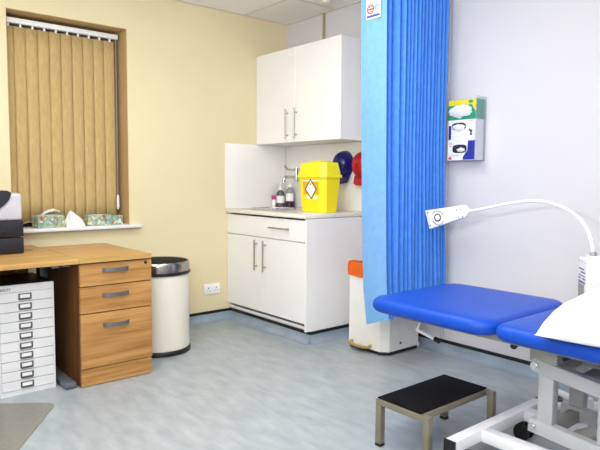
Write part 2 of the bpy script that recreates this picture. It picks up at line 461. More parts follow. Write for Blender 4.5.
r = thing('multi_drawer_cabinet', 'white ten drawer steel filing cabinet under the desk', 'filing cabinet', (-2.37, -.57, 0))
FX0, FX1, FY = -2.512, -2.231, -.768
b = MB(); b.box(FX0, FX1, FY+.004, -.385, 0, .59, .003); b.build('case', M['file_green'], r)
b = MB()
b.box(FX0, FX1, FY, FY+.0038, 0, .025); b.box(FX0, FX1, FY, FY+.0038, .552, .59)
b.box(FX0, FX0+.008, FY, FY+.0038, .025, .552); b.box(FX1-.008, FX1, FY, FY+.0038, .025, .552)
b.build('front_frame', M['file_white'], r)
b = MB(); b.box(FX0+.004, FX1-.003, FY+.01, -.39, .5905, .592); b.build('top_plate', M['black_plastic'], r)
b = MB(); b.box(FX0+.0085, FX1-.0085, FY+.0032, FY+.0039, .0255, .5515); b.build('gap_shade_sheet', M['shadow_gap'], r)  # grey sheet painting the shade in the gaps between the drawers
for k in range(10):
    z0 = .026+k*.0527
    b = MB(); b.box(FX0+.009, FX1-.009, FY-.004, FY+.003, z0+.001, z0+.0505, .0012, 1)
    d = b.build('drawer', M['file_white'], r)
    cx = (FX0+FX1)/2-.008; cz = z0+.026
    b = MB()
    b.box(cx-.03, cx+.03, FY-.007, FY-.0042, cz+.011, cz+.0155); b.box(cx-.03, cx+.03, FY-.007, FY-.0042, cz-.013, cz-.0085)
    b.box(cx-.033, cx-.025, FY-.008, FY-.0042, cz-.0135, cz+.016); b.box(cx+.025, cx+.033, FY-.008, FY-.0042, cz-.0135, cz+.016)
    b.box(cx-.03, cx+.03, FY-.0135, FY-.0042, cz-.0165, cz-.0132)
    h = b.build('label_holder', M['silver'], d)
    b = MB(); b.box(cx-.025, cx+.025, FY-.0055, FY-.0043, cz-.008, cz+.0105); b.build('card', M['label_card'], h)
text_mesh('BISLEY', .019, 'badge_lettering', M['black_ink'], r,
          Matrix.Translation((FX0+.012, FY-.0006, .562)) @ Matrix.Rotation(PI/2, 4, 'X'))

# chair mat
c0 = Vector((-2.304, -1.013)); e1 = Vector((-.805, .593)).normalized(); e2 = Vector((-.56, -.83)).normalized()
poly = []
c1 = c0+e1*.06; c2 = c0+e2*.06
for k in range(7):
    t = k/6; q = c1*(1-t)**2+c0*2*t*(1-t)+c2*t*t; poly.append((q.x, q.y))
for q in (c0+e2*1.0, c0+e2*1.0+e1*.55, c0+e1*.55): poly.append((q.x, q.y))
b = MB(); b.prism(poly, .0005, .0035)
tag(b.build('chair_mat', M['mat_plastic']), 'olive grey plastic floor mat in front of the desk', 'floor mat')

# ------------------------------------------------------------------ printer
r = thing('printer', 'grey and black office printer standing on the desk', 'printer', (-2.52, -.27, TZ))
PX0, PX1, PY0, PY1 = -2.76, -2.301, -.478, -.075
b = MB(); b.box(PX0, PX1, PY0, PY1, TZ+.19, TZ+.345, .018, 3); b.build('body', M['printer_grey'], r)
for z0 in (TZ+.002, TZ+.098):
    b = MB(); b.box(PX0, PX1+.002, PY0-.002, PY1, z0, z0+.09, .004)
    d = b.build('paper_tray', M['printer_black'], r)
    b = MB(); b.box(PX0+.1, PX1-.09, PY0-.007, PY0-.0021, z0+.018, z0+.034, .002); b.build('grip', M['black_plastic'], d)
    b = MB(); b.box(PX1-.035, PX1-.029, PY0-.004, PY0-.0021, z0+.03, z0+.06, .001); b.build('paper_gauge', M['black_plastic'], d)
poly = [(PX0+.05, TZ+.36), (PX1-.08, TZ+.36), (PX1-.06, TZ+.348)]+[(PX1-.062-.15*(k/8)**1.7, TZ+.335-.13*(k/8)) for k in range(9)]+[(PX0+.05, TZ+.205)]
b = MB(); b.prism_y(poly, PY0-.012, PY0+.1); b.build('output_tray', M['printer_black'], r)
b = MB(); b.box(PX0+.02, PX1-.09, PY0+.1, PY1-.02, TZ+.3455, TZ+.362, .006); b.build('top_cover', M['printer_black'], r)

# ------------------------------------------------------------------ dustbin
DX, DY = -1.455, -.46
r = thing('dustbin', 'round cream dustbin with chrome and black top beside pedestal', 'bin', (DX, DY, 0))
b = MB(); b.lathe([(.195, .03), (.2, .034), (.2, .52), (.195, .524), (.001, .524)], (DX, DY, 0), 64); b.build('body', M['cream_enamel'], r)
b = MB(); b.lathe([(.2, 0), (.207, .003), (.207, .024), (.201, .03), (.001, .03)], (DX, DY, 0), 64); b.build('base_ring', M['black_plastic'], r)
b = MB(); b.lathe([(.195, .525), (.209, .527), (.21, .541), (.2, .544), (.001, .544)], (DX, DY, 0), 64); b.build('seal_ring', M['black_plastic'], r)
b = MB(); b.lathe([(.205, .545), (.205, .59), (.202, .602), (.196, .608), (.19, .604), (.188, .545)], (DX, DY, 0), 64); b.build('chrome_collar', M['collar'], r)
b = MB(); b.lathe([(.187, .575), (.187, .601), (.16, .606), (.08, .608), (.001, .609)], (DX, DY, 0), 48); b.build('flap', M['black_rubber'], r)

# ------------------------------------------------------------------ wall socket
r = thing('wall_socket', 'white double wall socket on the cream wall', 'socket', (-.763, -.0005, .225))
b = MB(); b.box(-.838, -.688, -.012, -.0005, .225, .309, .003); b.build('faceplate', M['socket'], r)
for cx in (-.80, -.726):
    b = MB()
    b.box(cx-.004, cx+.004, -.0126, -.0121, .271, .281)
    b.box(cx-.015, cx-.009, -.0126, -.0121, .252, .257); b.box(cx+.009, cx+.015, -.0126, -.0121, .252, .257); b.build('pin_holes', M['black_ink'], r)
for cx in (-.775, -.751):
    b = MB(); b.box(cx-.005, cx+.005, -.015, -.0121, .275, .289, .001); b.build('switch', M['socket'], r)

# ------------------------------------------------------------------ base cabinet, worktop, sink
r = thing('base_cabinet', 'white base cabinet with two doors and a drawer under the sink', 'cabinet', (-.3, -.5, 0))
b = MB()
b.box(-.595, -.012, -.018, -.002, .1, .878); b.box(-.595, -.012, -.982, -.966, .1, .878)
b.box(-.595, -.012, -.966, -.018, .1, .118); b.box(-.012, -.0015, -.982, -.002, .1, .878)
b.box(-.595, -.577, -.966, -.018, .68, .72); b.build('carcass', M['white_gloss'], r)
b = MB(); b.box(-.577, -.56, -.984, -.002, .0, .1); b.build('plinth', M['white_gloss'], r)
b = MB(); b.box(-.616, -.003, -1.0025, -.984, .088, .8795, .001, 1); b.box(-.577, -.003, -1.0025, -.984, 0, .088); b.build('end_panel', M['white_gloss'], r)
def bar_handle(par, p0, p1, out, rad=.006):
    b = MB(); p0, p1 = Vector(p0), Vector(p1); o = Vector(out); d = (p1-p0)
    b.cyl(p0, p1, rad, seg=14)
    for t in (.14, .86): q = p0+d*t; b.cyl(q, q+o, rad*.8, seg=10)
    return b.build('handle', M['steel'], par)
b = MB(); b.box(-.615, -.596, -.981, -.004, .716, .868, .0015, 1); d = b.build('drawer', M['white_gloss'], r)
bar_handle(d, (-.646, -.6, .798), (-.646, -.835, .798), (.031, 0, 0))
for y0, y1, hy in ((-.491, -.004, -.425), (-.981, -.493, -.533)):
    b = MB(); b.box(-.615, -.596, y0, y1, .142, .709, .0015, 1); d = b.build('door', M['white_gloss'], r)
    bar_handle(d, (-.646, hy, .458), (-.646, hy, .692), (.031, 0, 0))

def cut_hole(o, c, rad):
    b = MB(); b.cyl((c[0], c[1], .5), (c[0], c[1], 1.2), rad, seg=48)
    k = b.build('cutter', M['steel'])
    md = o.modifiers.new('hole', 'BOOLEAN'); md.object = k; md.operation = 'DIFFERENCE'; md.solver = 'EXACT'
    dg = bpy.context.evaluated_depsgraph_get()
    me = bpy.data.meshes.new_from_object(o.evaluated_get(dg))
    o.modifiers.clear(); o.data = me
    bpy.data.objects.remove(k)
SX, SY = -.31, -.222
b = MB(); b.box(-.632, -.0015, -1.006, -.0015, .882, .91, .003)
wt = b.build('worktop', M['worktop'])
cut_hole(wt, (SX, SY), .187)
tag(wt, 'pale worktop over the white base cabinet', 'worktop')
r = thing('sink', 'round steel sink bowl set into the pale worktop', 'sink', (SX, SY, .91))
b = MB(); b.lathe([(.182, .0005), (.202, .0005), (.202, .004), (.188, .007), (.181, .002), (.178, -.02), (.168, -.1), (.14, -.13), (.02, -.135), (.02, -.138), (.143, -.133), (.171, -.102), (.181, -.02)], (SX, SY, .91), 56)
b.build('bowl', M['chrome'], r)
b = MB(); b.lathe([(.019, -.1345), (.019, -.132), (.001, -.132)], (SX, SY, .91), 20); b.build('drain', M['steel'], r)

r = thing('wall_tap', 'chrome wall mounted mixer tap with long lever over the sink', 'tap', (-.011, -.25, 1.14))
b = MB()
for y, z in ((-.25, 1.225), (-.25, 1.165)):
    pass
b.lathe([(.03, 0), (.03, .006), (.022, .01), (.018, .03), (.018, .085), (.001, .085)], (-.0105, -.25, 1.222), 24, 'X')
b.lathe([(.03, 0), (.03, .006), (.024, .012), (.024, .085), (.001, .085)], (-.0105, -.25, 1.165), 24, 'X')
b.cyl((-.085, -.25, 1.135), (-.085, -.25, 1.25), .024, seg=20); b.build('body', M['chrome'], r)
b = MB(); b.tube([(-.09, -.25, 1.17), (-.13, -.25, 1.172), (-.19, -.25, 1.172), (-.213, -.25, 1.166), (-.222, -.25, 1.15), (-.222, -.25, 1.125)], .0125, 14); b.build('spout', M['chrome'], r)
b = MB(); b.tube([(-.09, -.25, 1.233), (-.12, -.25, 1.231), (-.18, -.25, 1.235), (-.21, -.25, 1.262)], .009, 12, [.012, .009, .009, .011]); b.build('lever', M['chrome'], r)

# bottles
r = thing('soap_bottle', 'grey bottle with white pump top standing by the sink', 'bottle', (-.112, -.068, .9105))
c = (-.112, -.068, .9105)
b = MB(); b.lathe([(.034, 0), (.037, .004), (.037, .115), (.03, .135), (.016, .145), (.016, .15), (.001, .15)], c, 28); b.build('body', M['smoke'], r)
b = MB(); b.lathe([(.0372, .04), (.0378, .041), (.0378, .1), (.0372, .101)], c, 28); b.build('label_band', M['label_card'], r)
b = MB(); b.lathe([(.02, .15), (.02, .175), (.012, .18), (.007, .182), (.007, .2), (.014, .202), (.014, .212), (.001, .214)], c, 20); b.box(c[0]-.045, c[0], c[1]-.006, c[1]+.006, c[2]+.203, c[2]+.211, .002); b.build('pump', M['pvc'], r)
c = (-.056, -.13, .9105)
r = thing('handwash_bottle', 'clear bottle of dark purple liquid with white label by sink', 'bottle', c)
b = MB(); b.lathe([(.036, 0), (.04, .004), (.04, .055), (.001, .055)], c, 28); b.build('liquid', M['purple'], r)
b = MB(); b.lathe([(.04, .0555), (.04, .12), (.032, .15), (.016, .17), (.016, .175), (.001, .175)], c, 28); b.build('body', M['clear'], r)
b = MB(); b.lathe([(.019, .175), (.019, .198), (.006, .2), (.006, .207), (.001, .207)], c, 20); b.build('cap', M['pvc'], r)
b = MB()
for zz in (0,):
    ring = lambda R: [(c[0]+R*math.cos(t), c[1]+R*math.sin(t)) for t in [math.radians(170+100*k/14) for k in range(15)]]
    outer = ring(.0415); inner = ring(.0407)
    b.loft([[(x, y, c[2]+.058) for x, y in outer+inner[::-1]], [(x, y, c[2]+.122) for x, y in outer+inner[::-1]]])
b.build('label', M['label_card'], r)
c = (-.168, -.045, .9105)
r = thing('small_tube', 'small white tube with magenta cap beside the pump bottle', 'tube', c)
b = MB(); b.lathe([(.014, 0), (.017, .003), (.017, .068), (.001, .068)], c, 18); b.build('body', M['pvc'], r)
b = MB(); b.lathe([(.019, .0685), (.019, .1), (.015, .105), (.001, .105)], c, 18); b.build('cap', M['pink'], r)

# ------------------------------------------------------------------ sharps bin
r = thing('sharps_bin', 'yellow clinical waste bin with white diamond label on the worktop', 'sharps bin', (-.32, -.8, .9105))
def oct_(x0, x1, y0, y1, c):
    return [(x0+c, y0), (x1-c, y0), (x1, y0+c), (x1, y1-c), (x1-c, y1), (x0+c, y1), (x0, y1-c), (x0, y0+c)]
def ring(s, z, ch=.035):
    return [(x, y, z) for x, y in oct_(-.4-s, -.24+s, -.93-s, -.672+s, ch)]
b = MB(); b.loft([ring(-.004, .9108), ring(.002, .917), ring(.02, 1.165), ring(.0, 1.165)]); b.build('tub', M['yellow'], r, angle=20)
b = MB(); b.loft([ring(.02, 1.166), ring(.031, 1.167), ring(.031, 1.185), ring(.022, 1.19)]); b.build('rim', M['yellow_lid'], r, angle=20)
b = MB(); b.loft([ring(.022, 1.1905), ring(.022, 1.2), ring(.01, 1.268), ring(.004, 1.276, .03), ring(-.03, 1.278, .02)]); b.build('lid', M['yellow_lid'], r, angle=20)
b = MB(); b.box(-.375, -.27, -.88, -.75, 1.2785, 1.29, .005); b.build('disposal_flap', M['yellow'], r)
# label group lies on the sloped front (-x) face
sl = .018/.248
def fx(z): return -.402-(z-.917)*sl
mt = Matrix(((0, -math.sin(math.atan(sl)), 0), (0, 0, 0), (0, 0, 0)))
def front_plate(y0, y1, z0, z1, off, th=.0006):
    return [[(fx(z0)-off, y0, z0), (fx(z0)-off, y1, z0), (fx(z1)-off, y1, z1), (fx(z1)-off, y0, z1)],
            [(fx(z0)-off-th, y0, z0), (fx(z0)-off-th, y1, z0), (fx(z1)-off-th, y1, z1), (fx(z1)-off-th, y0, z1)]]
def diamond(cy, cz, w, h, off, th=.0006):
    P = [(cy, cz-h), (cy+w, cz), (cy, cz+h), (cy-w, cz)]
    return [[(fx(z)-off, y, z) for y, z in P], [(fx(z)-off-th, y, z) for y, z in P]]
b = MB(); b.loft(front_plate(-.895, -.728, 1.045, 1.153, .0003)); lab = b.build('label_panel', M['gold'], r)
b = MB(); b.loft(front_plate(-.895, -.728, 1.139, 1.148, .001)); b.build('label_strip', M['label_card'], lab)
b = MB(); b.loft(front_plate(-.885, -.835, 1.012, 1.03, .0003)); b.build('label_strip', M['label_card'], lab)
b = MB(); b.loft(front_plate(-.81, -.76, 1.012, 1.03, .0003)); b.build('label_strip', M['label_card'], lab)
b = MB(); b.loft(diamond(-.812, 1.082, .066, .075, .001)); b.build('diamond_border', M['black_ink'], lab)
b = MB(); b.loft(diamond(-.812, 1.082, .054, .062, .0018)); b.build('diamond', M['label_card'], lab)
b = MB(); b.loft(front_plate(-.817, -.807, 1.112, 1.124, .0026)); b.build('diamond_mark', M['black_ink'], lab)

# ------------------------------------------------------------------ caps hanging on the splashback
def wall_cap(cy, cz, m, label):
    r = thing('peaked_cap', label, 'cap', (-.011, cy, cz), 'caps on the splashback')
    b = MB()
    rings = []
    for j in range(9):
        t = j/8*PI/2
        f = math.cos(t)**.75
        rings.append([(-.0103-.10*math.sin(t), cy+max(f, .01)*.09*math.cos(a), cz+max(f, .01)*(.098*math.sin(a) if math.sin(a) > 0 else .118*math.sin(a))) for a in [2*PI*k/32 for k in range(32)]])
    b.loft(rings); b.build('crown', m, r, angle=60)
    b = MB()
    rings = []
    for j in range(7):
        v = j/6
        rings.append([(-.02-.04*v**.7-.012*(1-(2*u-1)**2), cy+(2*u-1)*(.08-.01*v**3), cz-.06-.088*v-.012*(1-(2*u-1)**2)*v) for u in [k/12 for k in range(13)]] +
                     [(-.016-.04*v**.7-.012*(1-(2*u-1)**2), cy+(2*u-1)*(.08-.01*v**3), cz-.06-.088*v-.012*(1-(2*u-1)**2)*v) for u in [1-k/12 for k in range(13)]])
    b.loft(rings); b.build('peak', m, r, angle=60)
    b = MB(); b.ball((-.1145, cy, cz), (.005, .01, .01), 2); b.build('button', m, r)
wall_cap(-.755, 1.28, M['navy'], 'dark blue cap hanging on the splashback behind the yellow bin')
wall_cap(-.965, 1.27, M['red'], 'red cap hanging on the splashback next to the blue curtain')

# ------------------------------------------------------------------ wall cabinet
r = thing('wall_cabinet', 'white two door wall cabinet above the sink', 'cabinet', (-.16, -.5, 1.441))
b = MB(); b.box(-.304, -.0015, -1.02, -.002, 1.441, 2.162); b.build('carcass', M['white_gloss'], r)
for y0, y1, hy in ((-.509, -.004, -.43), (-1.02, -.5105, -.536)):
    b = MB(); b.box(-.3235, -.3045, y0, y1, 1.442, 2.166, .0015, 1); d = b.build('door', M['white_gloss'], r)
    bar_handle(d, (-.354, hy, 1.466), (-.354, hy, 1.7), (.03, 0, 0))

# ------------------------------------------------------------------ pedal bin with orange bag
r = thing('pedal_bin', 'white pedal bin lined with an orange bag behind the curtain', 'bin', (-.23, -1.38, 0))
poly = [(-.404, -1.215), (-.404, -1.5), (-.36, -1.545), (-.065, -1.545), (-.065, -1.215)]
def sc(p, k): return [(-.235+(x+.235)*k, -1.38+(y+1.38)*k) for x, y in p]
b = MB(); b.prism(poly, .025, .57); b.build('body', M['bin_white'], r, angle=20)
b = MB(); b.prism(sc(poly, .97), .004, .0245); b.build('base', M['black_plastic'], r, angle=20)
def wavy(p, z, k, amp, seed):
    out = []
    for i in range(len(p)):
        a = Vector(p[i]); c = Vector(p[(i+1) % len(p)])
        n = max(2, int((c-a).length/.02))
        for j in range(n):
            q = a.lerp(c, j/n); f = k+amp*noise.noise(Vector((q.x*28, q.y*28, z*34+seed)))
            out.append((-.235+(q.x+.235)*f, -1.38+(q.y+1.38)*f, z+.01*noise.noise(Vector((q.x*16+5, q.y*16, seed)))))
    return out
b = MB(); b.loft([wavy(poly, .5, 1.06, .04, 1), wavy(poly, .53, 1.075, .04, 2), wavy(poly, .565, 1.06, .03, 3), wavy(poly, .594, 1.03, .02, 4), wavy(poly, .59, .96, .02, 5), wavy(poly, .571, .9, .01, 5)]); b.build('orange_bag', M['orange'], r, angle=50)
b = MB()
b.tube([(-.405, -1.25, .05), (-.44, -1.25, .045), (-.452, -1.29, .043), (-.455, -1.34, .043), (-.452, -1.39, .043), (-.44, -1.42, .045), (-.405, -1.42, .05)], .011, 12)
b.build('pedal', M['brass'], r)
b = MB(); b.box(-.452, -.41, -1.39, -1.29, .03, .04, .003); b.build('pedal_plate', M['steel'], r)
b = MB(); b.lathe([(.009, 0), (.009, .004), (.001, .005)], (0, 0, 0), 14)
bmesh.ops.transform(b.bm, matrix=Matrix.Translation((-.25, -1.545, .07)) @ Matrix.Rotation(PI/2, 4, 'X'), verts=b.bm.verts)
b.build('screw_head', M['grey_metal'], r)
b = MB(); b.box(-.0645, -.035, -1.535, -1.49, .004, .04, .004); b.build('rear_foot', M['bin_white'], r)

# ------------------------------------------------------------------ curtain
r = thing('cubicle_curtain', 'pleated blue cubicle curtain gathered beside the white wall', 'curtain', (-.4, -1.7, .3))
CT = 2.40
def pl(zf):
    """plan outline of the curtain at height fraction zf (0 bottom, 1 top)"""
    g = zf**.45
    P = [(-.655, -1.617+.09*g), (-.66, -1.66+.08*g), (-.66, -1.71+.075*g), (-.656, -1.752+.065*g), (-.650, -1.795+.06*g)]
    x = -.648; k = 0
    while x < -.116:
        st = .026 if k < 4 else .0215 if k < 7 else .0165
        st *= .75+.5*random_tab[k % 64]
        x += st; k += 1
        j = (random_tab[(k*7) % 64]-.5)
        near = max(0., 1-k/9)
        yb = -1.625+.03*g*near-.012*j+.006*math.sin(k*1.7+zf*3)
        yf = -1.79+.055*g*near+.02*(random_tab[(k*5+3) % 64]-.5)+.008*math.sin(k*2.3+zf*4)*(1-zf)
        P.append((x-.004*(1-zf)*j+.055*max(0, 1-zf/.45)*min(1, k/26), yb if k % 2 else yf))
    return P
random_tab = [random.random() for _ in range(64)]
base = pl(0)
levels = [0, .1, .2, .35, .5, .65, .8, .9, 1]
NP = len(base)
outl = [pl(z) for z in levels]
def sub(P):
    out = [P[0]]
    for i in range(1, len(P)):
        a, c = P[i-1], P[i]
        for t in (.12, .5, .88):
            out.append((a[0]+(c[0]-a[0])*t, a[1]+(c[1]-a[1])*t))
    out.append(P[-1])
    return out
outl = [sub(P) for P in outl]
n = len(outl[0])
def fn(u, v):
    j = min(int(v*(len(levels)-1)+.5), len(levels)-1); i = min(int(u*(n-1)+.5), n-1)
    x, y = outl[j][i]
    zb = .268+ (.055 if i > 10 else .0055*i)
    return (x, y, zb+(CT-zb)*levels[j])
NPAN = 13
nl = len(levels)-1
b = MB(); b.grid(lambda u, v: fn(u*NPAN/(n-1), v), NPAN, nl); pan = b.build('leading_panel', M['curtain_lit'], r, angle=40)
b = MB(); b.grid(lambda u, v: fn((NPAN+u*(n-1-NPAN))/(n-1), v), n-1-NPAN, nl); b.build('pleats', M['curtain'], r, angle=25)
def plate(y0, y1, z0, z1, off, th=.0006):
    b = MB(); xs = -.6615; b.box(xs-off-th, xs-off, y0, y1, z0, z1); return b
card = plate(-1.695, -1.583, 2.09, 2.32, .0022).build('label_card', M['label_card'], r)
b = MB()
def annulus(cy, cz, r0, r1, x):
    b.loft([[(x, cy+rr*math.cos(a), cz+rr*math.sin(a)) for a in [2*PI*k/28 for k in range(28)]] for rr in (r0, r1)], caps=False)
annulus(-1.617, 2.147, .021, .029, -.6648)
b.box(-.665, -.6646, -1.638, -1.596, 2.142, 2.152); b.box(-.665, -.6646, -1.633, -1.601, 2.13, 2.136); b.box(-.665, -.6646, -1.633, -1.601, 2.158, 2.164)
b.build('red_logo', M['red_print'], card)
b = MB(); annulus(-1.665, 2.152, .01, .018, -.6648); b.box(-.665, -.6646, -1.668, -1.65, 2.148, 2.156); b.build('blue_logo', M['sky_print'], card)
b = MB(); b.box(-.665, -.6646, -1.69, -1.588, 2.099, 2.113); b.build('blue_stripe', M['blue_print'], card)
b = MB(); b.box(-.665, -.6646, -1.685, -1.625, 2.2, 2.203); b.box(-.665, -.6646, -1.685, -1.61, 2.215, 2.218); b.build('print_lines', M['sky_print'], card)
b = MB(); b.box(-1.5, -.001, -1.715, -1.69, 2.402, 2.425, .003)
for x in (-1.4, -.7, -.05): b.cyl((x, -1.7025, 2.42), (x, -1.7025, CEIL-.004), .006, seg=10)
tag(b.build('curtain_track', M['pvc']), 'white ceiling track carrying the blue curtain', 'curtain track')

# ------------------------------------------------------------------ glove box holder and boxes
r = thing('glove_box_holder', 'clear acrylic holder of three glove boxes on the white wall', 'holder', (-.05, -1.88, 1.275))
HY0, HY1, HZ0, HZ1 = -1.982, -1.765, 1.275, 1.668
b = MB()
b.box(-.006, -.001, HY0, HY1, HZ0, HZ1); b.box(-.104, -.006, HY0, HY0+.004, HZ0, HZ1); b.box(-.104, -.006, HY1-.004, HY1, HZ0, HZ1)
b.box(-.104, -.006, HY0+.004, HY1-.004, HZ0, HZ0+.004)
b.box(-.1045, -.1005, HY0+.004, HY0+.012, HZ0+.004, HZ1-.05)
b.build('shell', M['acrylic'], r)
def glove_box(z0, h, label):
    r = thing('glove_box', label, 'glove box', (-.05, (HY0+HY1)/2, z0), 'glove boxes in the wall holder')
    return r, (-.099, -.012, HY0+.008, HY1-.008, z0, z0+h)
def xplate(b, y0, y1, z0, z1, x=-.0992, th=.0008): b.box(x-th, x, y0, y1, z0, z1); return b
def xellipse(b, cy, cz, ry, rz, x=-.0995, th=.0008, sq=1.):
    P = [(cy+ry*math.copysign(abs(math.cos(a))**sq, math.cos(a)), cz+rz*math.copysign(abs(math.sin(a))**sq, math.sin(a))) for a in [2*PI*k/28 for k in range(28)]]
    b.loft([[(x, y, z) for y, z in P], [(x-th, y, z) for y, z in P]]); return b
# lowest
r, (x0, x1, y0, y1, z0, z1) = glove_box(1.2795, .125, 'white and navy glove box, lowest of the three in holder')
b = MB(); b.box(x0, x1, y0, y1, z0, z1); b.build('carton', M['white_card'], r)
poly = [(y0+.001, z0+.002), (y0+.001, z0+.12), (y0+.052, z0+.12), (y0+.056, z0+.06), (y0+.085, z0+.02), (y0+.088, z0+.002)]
b = MB(); b.prism_x(poly, -.0992, -.0998); b.build('navy_panel', M['navy_card'], r)
b = MB(); xellipse(b, -1.862, z0+.07, .052, .026, -.0999, .0006, .6); b.build('opening', M['dark_hole'], r)
b = MB(); b.ball((-.1, -1.873, z0+.063), (.01, .03, .014), 3, .5, 9); b.build('glove', M['glove'], r)
b = MB(); xplate(b, y1-.03, y1-.012, z0+.1, z0+.106); xplate(b, y1-.03, y1-.012, z0+.085, z0+.09); xplate(b, y1-.03, y1-.008, z0+.004, z0+.02); xplate(b, y1-.085, y1-.012, z0+.026, z0+.029); b.build('red_print', M['red_print'], r)
# middle
r, (x0, x1, y0, y1, z0, z1) = glove_box(1.405, .124, 'white glove box with opening, middle of the three in holder')
b = MB(); b.box(x0, x1, y0, y1, z0, z1); b.build('carton', M['white_card'], r)
b = MB(); xellipse(b, -1.852, z0+.083, .052, .024, -.0993, .0006, .7); b.build('opening', M['dark_hole'], r)
b = MB(); b.ball((-.1, -1.852, z0+.076), (.013, .044, .02), 3, .4, 9); b.build('glove', M['glove'], r)
b = MB(); xellipse(b, -1.942, z0+.052, .009, .009); xplate(b, -1.95, -1.934, z0+.027, z0+.041); xplate(b, y1-.024, y1-.004, z0+.004, z0+.09); b.build('navy_print', M['navy_card'], r)
b = MB(); xellipse(b, -1.93, z0+.06, .006, .008); xplate(b, -1.955, -1.92, z0+.114, z0+.117); b.build('red_print', M['red_print'], r)
# top
r, (x0, x1, y0, y1, z0, z1) = glove_box(1.5295, .122, 'yellow and green glove box, topmost of the three in holder')
b = MB(); b.box(x0, x1, y0, y1, z0, z1); b.build('carton', M['green_print'], r)
b = MB(); xplate(b, y0, y1, z0+.09, z0+.122); poly = [(y0, z0+.04), (y0+.022, z0+.072), (y0+.03, z0+.09), (y0, z0+.09)]; b.prism_x(poly, -.0992, -.1); b.build('yellow_band', M['yellow_print'], r)
b = MB(); xellipse(b, -1.935, z0+.107, .016, .009, -.1002); xplate(b, y0+.01, y0+.07, z0+.016, z0+.022); b.build('green_badge', M['green_print'], r)
b = MB(); b.ball((-.102, -1.862, z0+.05), (.02, .078, .036), 4, .45, 10); b.build('glove', M['glove'], r)

# ------------------------------------------------------------------ treatment couch
r = thing('treatment_couch', 'royal blue treatment couch on a pale hydraulic frame', 'couch', (-.96, -3.2, 0))
BX0, BX1 = -1.305, -.635
def pad(y0, y1, z0, z1, R, name, taper=0.):
    b = MB(); rings = []
    hb = (z1-z0)/2
    n = 8
    for k in range(n+1):
        a = -PI/2+PI*k/n
        ins = .028*(1-math.cos(a)); z = (z0+z1)/2+hb*math.sin(a)
        rings.append([(x, y, z) for x, y in rrect(BX0+ins, BX1-ins, y0+ins, y1-ins, R-ins*.6, 8)])
    b.loft([[(x, y, z0) for x, y in rrect(BX0+.06, BX1-.06, y0+.06, y1-.06, .03, 8)]]+rings+[[(x, y, z1+.003) for x, y in rrect(BX0+.08, BX1-.08, y0+.08, y1-.08, .03, 8)]])
    return b.build(name, M['vinyl_blue'], r, angle=50)
pad(-2.852, -2.215, .555, .618, .085, 'end_pad')
pad(-4.1, -2.862, .555, .618, .05, 'main_pad')
b = MB()
for x in (-1.17, -.77):
    b.bar((x, -2.32, .538), (x, -4.0, .538), .04, .03, .004)
for y in (-2.4, -2.8, -3.0, -3.7): b.bar((-1.15, y, .538), (-.79, y, .538), .04, .026)
b.build('top_frame', M['couch_grey'], r)
b = MB()
b.bar((-1.335, -2.722, .105), (-.64, -2.722, .105), .05, .05, .004)
b.bar((-1.335, -3.95, .105), (-.64, -3.95, .105), .05, .05, .004)
for x in (-1.135, -.8): b.bar((x, -2.745, .105), (x, -3.93, .105), .05, .05, .004)
b.build('base_frame', M['lamp_white'], r)
for x in (-1.336, -.639):
    for y in (-2.722, -3.95):
        s = -1 if x < -1 else 1
        b = MB(); b.box(min(x, x+.012*s), max(x, x+.012*s), y-.026, y+.026, .079, .131, .003); b.build('end_cap', M['black_plastic'], r)
for x in (-1.27, -.83):
    for y in (-2.722, -3.95):
        b = MB()
        for dx in (-.02, .02): b.cyl((x+dx-.008, y-.03, .036), (x+dx+.008, y-.03, .036), .036, seg=24)
        b.cyl((x-.02, y-.03, .036), (x+.02, y-.03, .036), .012, seg=12)
        b.box(x-.008, x+.008, y-.035, y+.015, .05, .079, .003)
        b.build('caster', M['black_plastic'], r)
for x in (-1.1, -.84):
    b = MB(); b.bar((x, -2.93, .445), (x, -3.62, .35), .045, .054, .006); b.build('upper_arm', M['couch_white'], r)
    b = MB(); b.bar((x, -2.925, .205), (x, -3.62, .115+.03), .045, .055, .006); b.build('lower_arm', M['couch_white'], r)
    b = MB(); b.box(x+.0-.012, x+.032, -3.015, -2.955, .2, .43, .004); b.build('front_post', M['couch_white'], r)
    b = MB(); b.box(x-.012, x+.032, -3.24, -3.18, .17, .41, .004); b.build('rear_post', M['couch_white'], r)
    s = -1 if x < -1 else 1
    for z in (.443, .203):
        b = MB(); b.cyl((x+s*.022, -2.945, z), (x+s*.03, -2.945, z), .017, seg=6); b.cyl((x+s*.03, -2.945, z), (x+s*.034, -2.945, z), .011, seg=20)
        b.build('pivot_bolt', M['chrome'], r)
    b = MB(); b.box(x-.02, x+.03, -3.03, -2.92, .46, .523, .004); b.build('head_bracket', M['couch_grey'], r)
for z in (.19, .43):
    b = MB(); b.bar((-1.06, -2.985, z), (-.86, -2.985, z), .045, .045, .004); b.build('cross_tube', M['couch_grey'], r)
b = MB(); b.box(-1.06, -.88, -3.7, -3.06, .4, .412); b.build('tray_plate', M['couch_grey'], r)
b = MB(); b.cyl((-.97, -3.05, .15), (-.97, -3.5, .42), .028, seg=20); b.build('hydraulic_ram', M['couch_grey'], r)
b = MB(); b.tube([(-1.0, -2.275, .428), (-1.0, -2.30, .424), (-1.0, -2.385, .405)], .009, 12); b.tube([(-1.0, -2.278, .428), (-.99, -2.30, .5), (-.97, -2.4, .535)], .006, 8); lev = b.build('release_lever', M['lamp_white'], r)
b = MB(); b.cyl((-1.0, -2.383, .4055), (-1.0, -2.41, .4), .012, seg=16); b.build('lever_knob', M['black_plastic'], lev)
b = MB(); b.bar((-1.12, -2.66, .53), (-1.12, -2.87, .522), .03, .025, .003); sb = b.build('adjuster', M['couch_grey'], r)
b = MB(); b.cyl((-1.13, -2.868, .512), (-1.16, -2.875, .51), .013, seg=16); b.build('adjuster_knob', M['black_plastic'], sb)

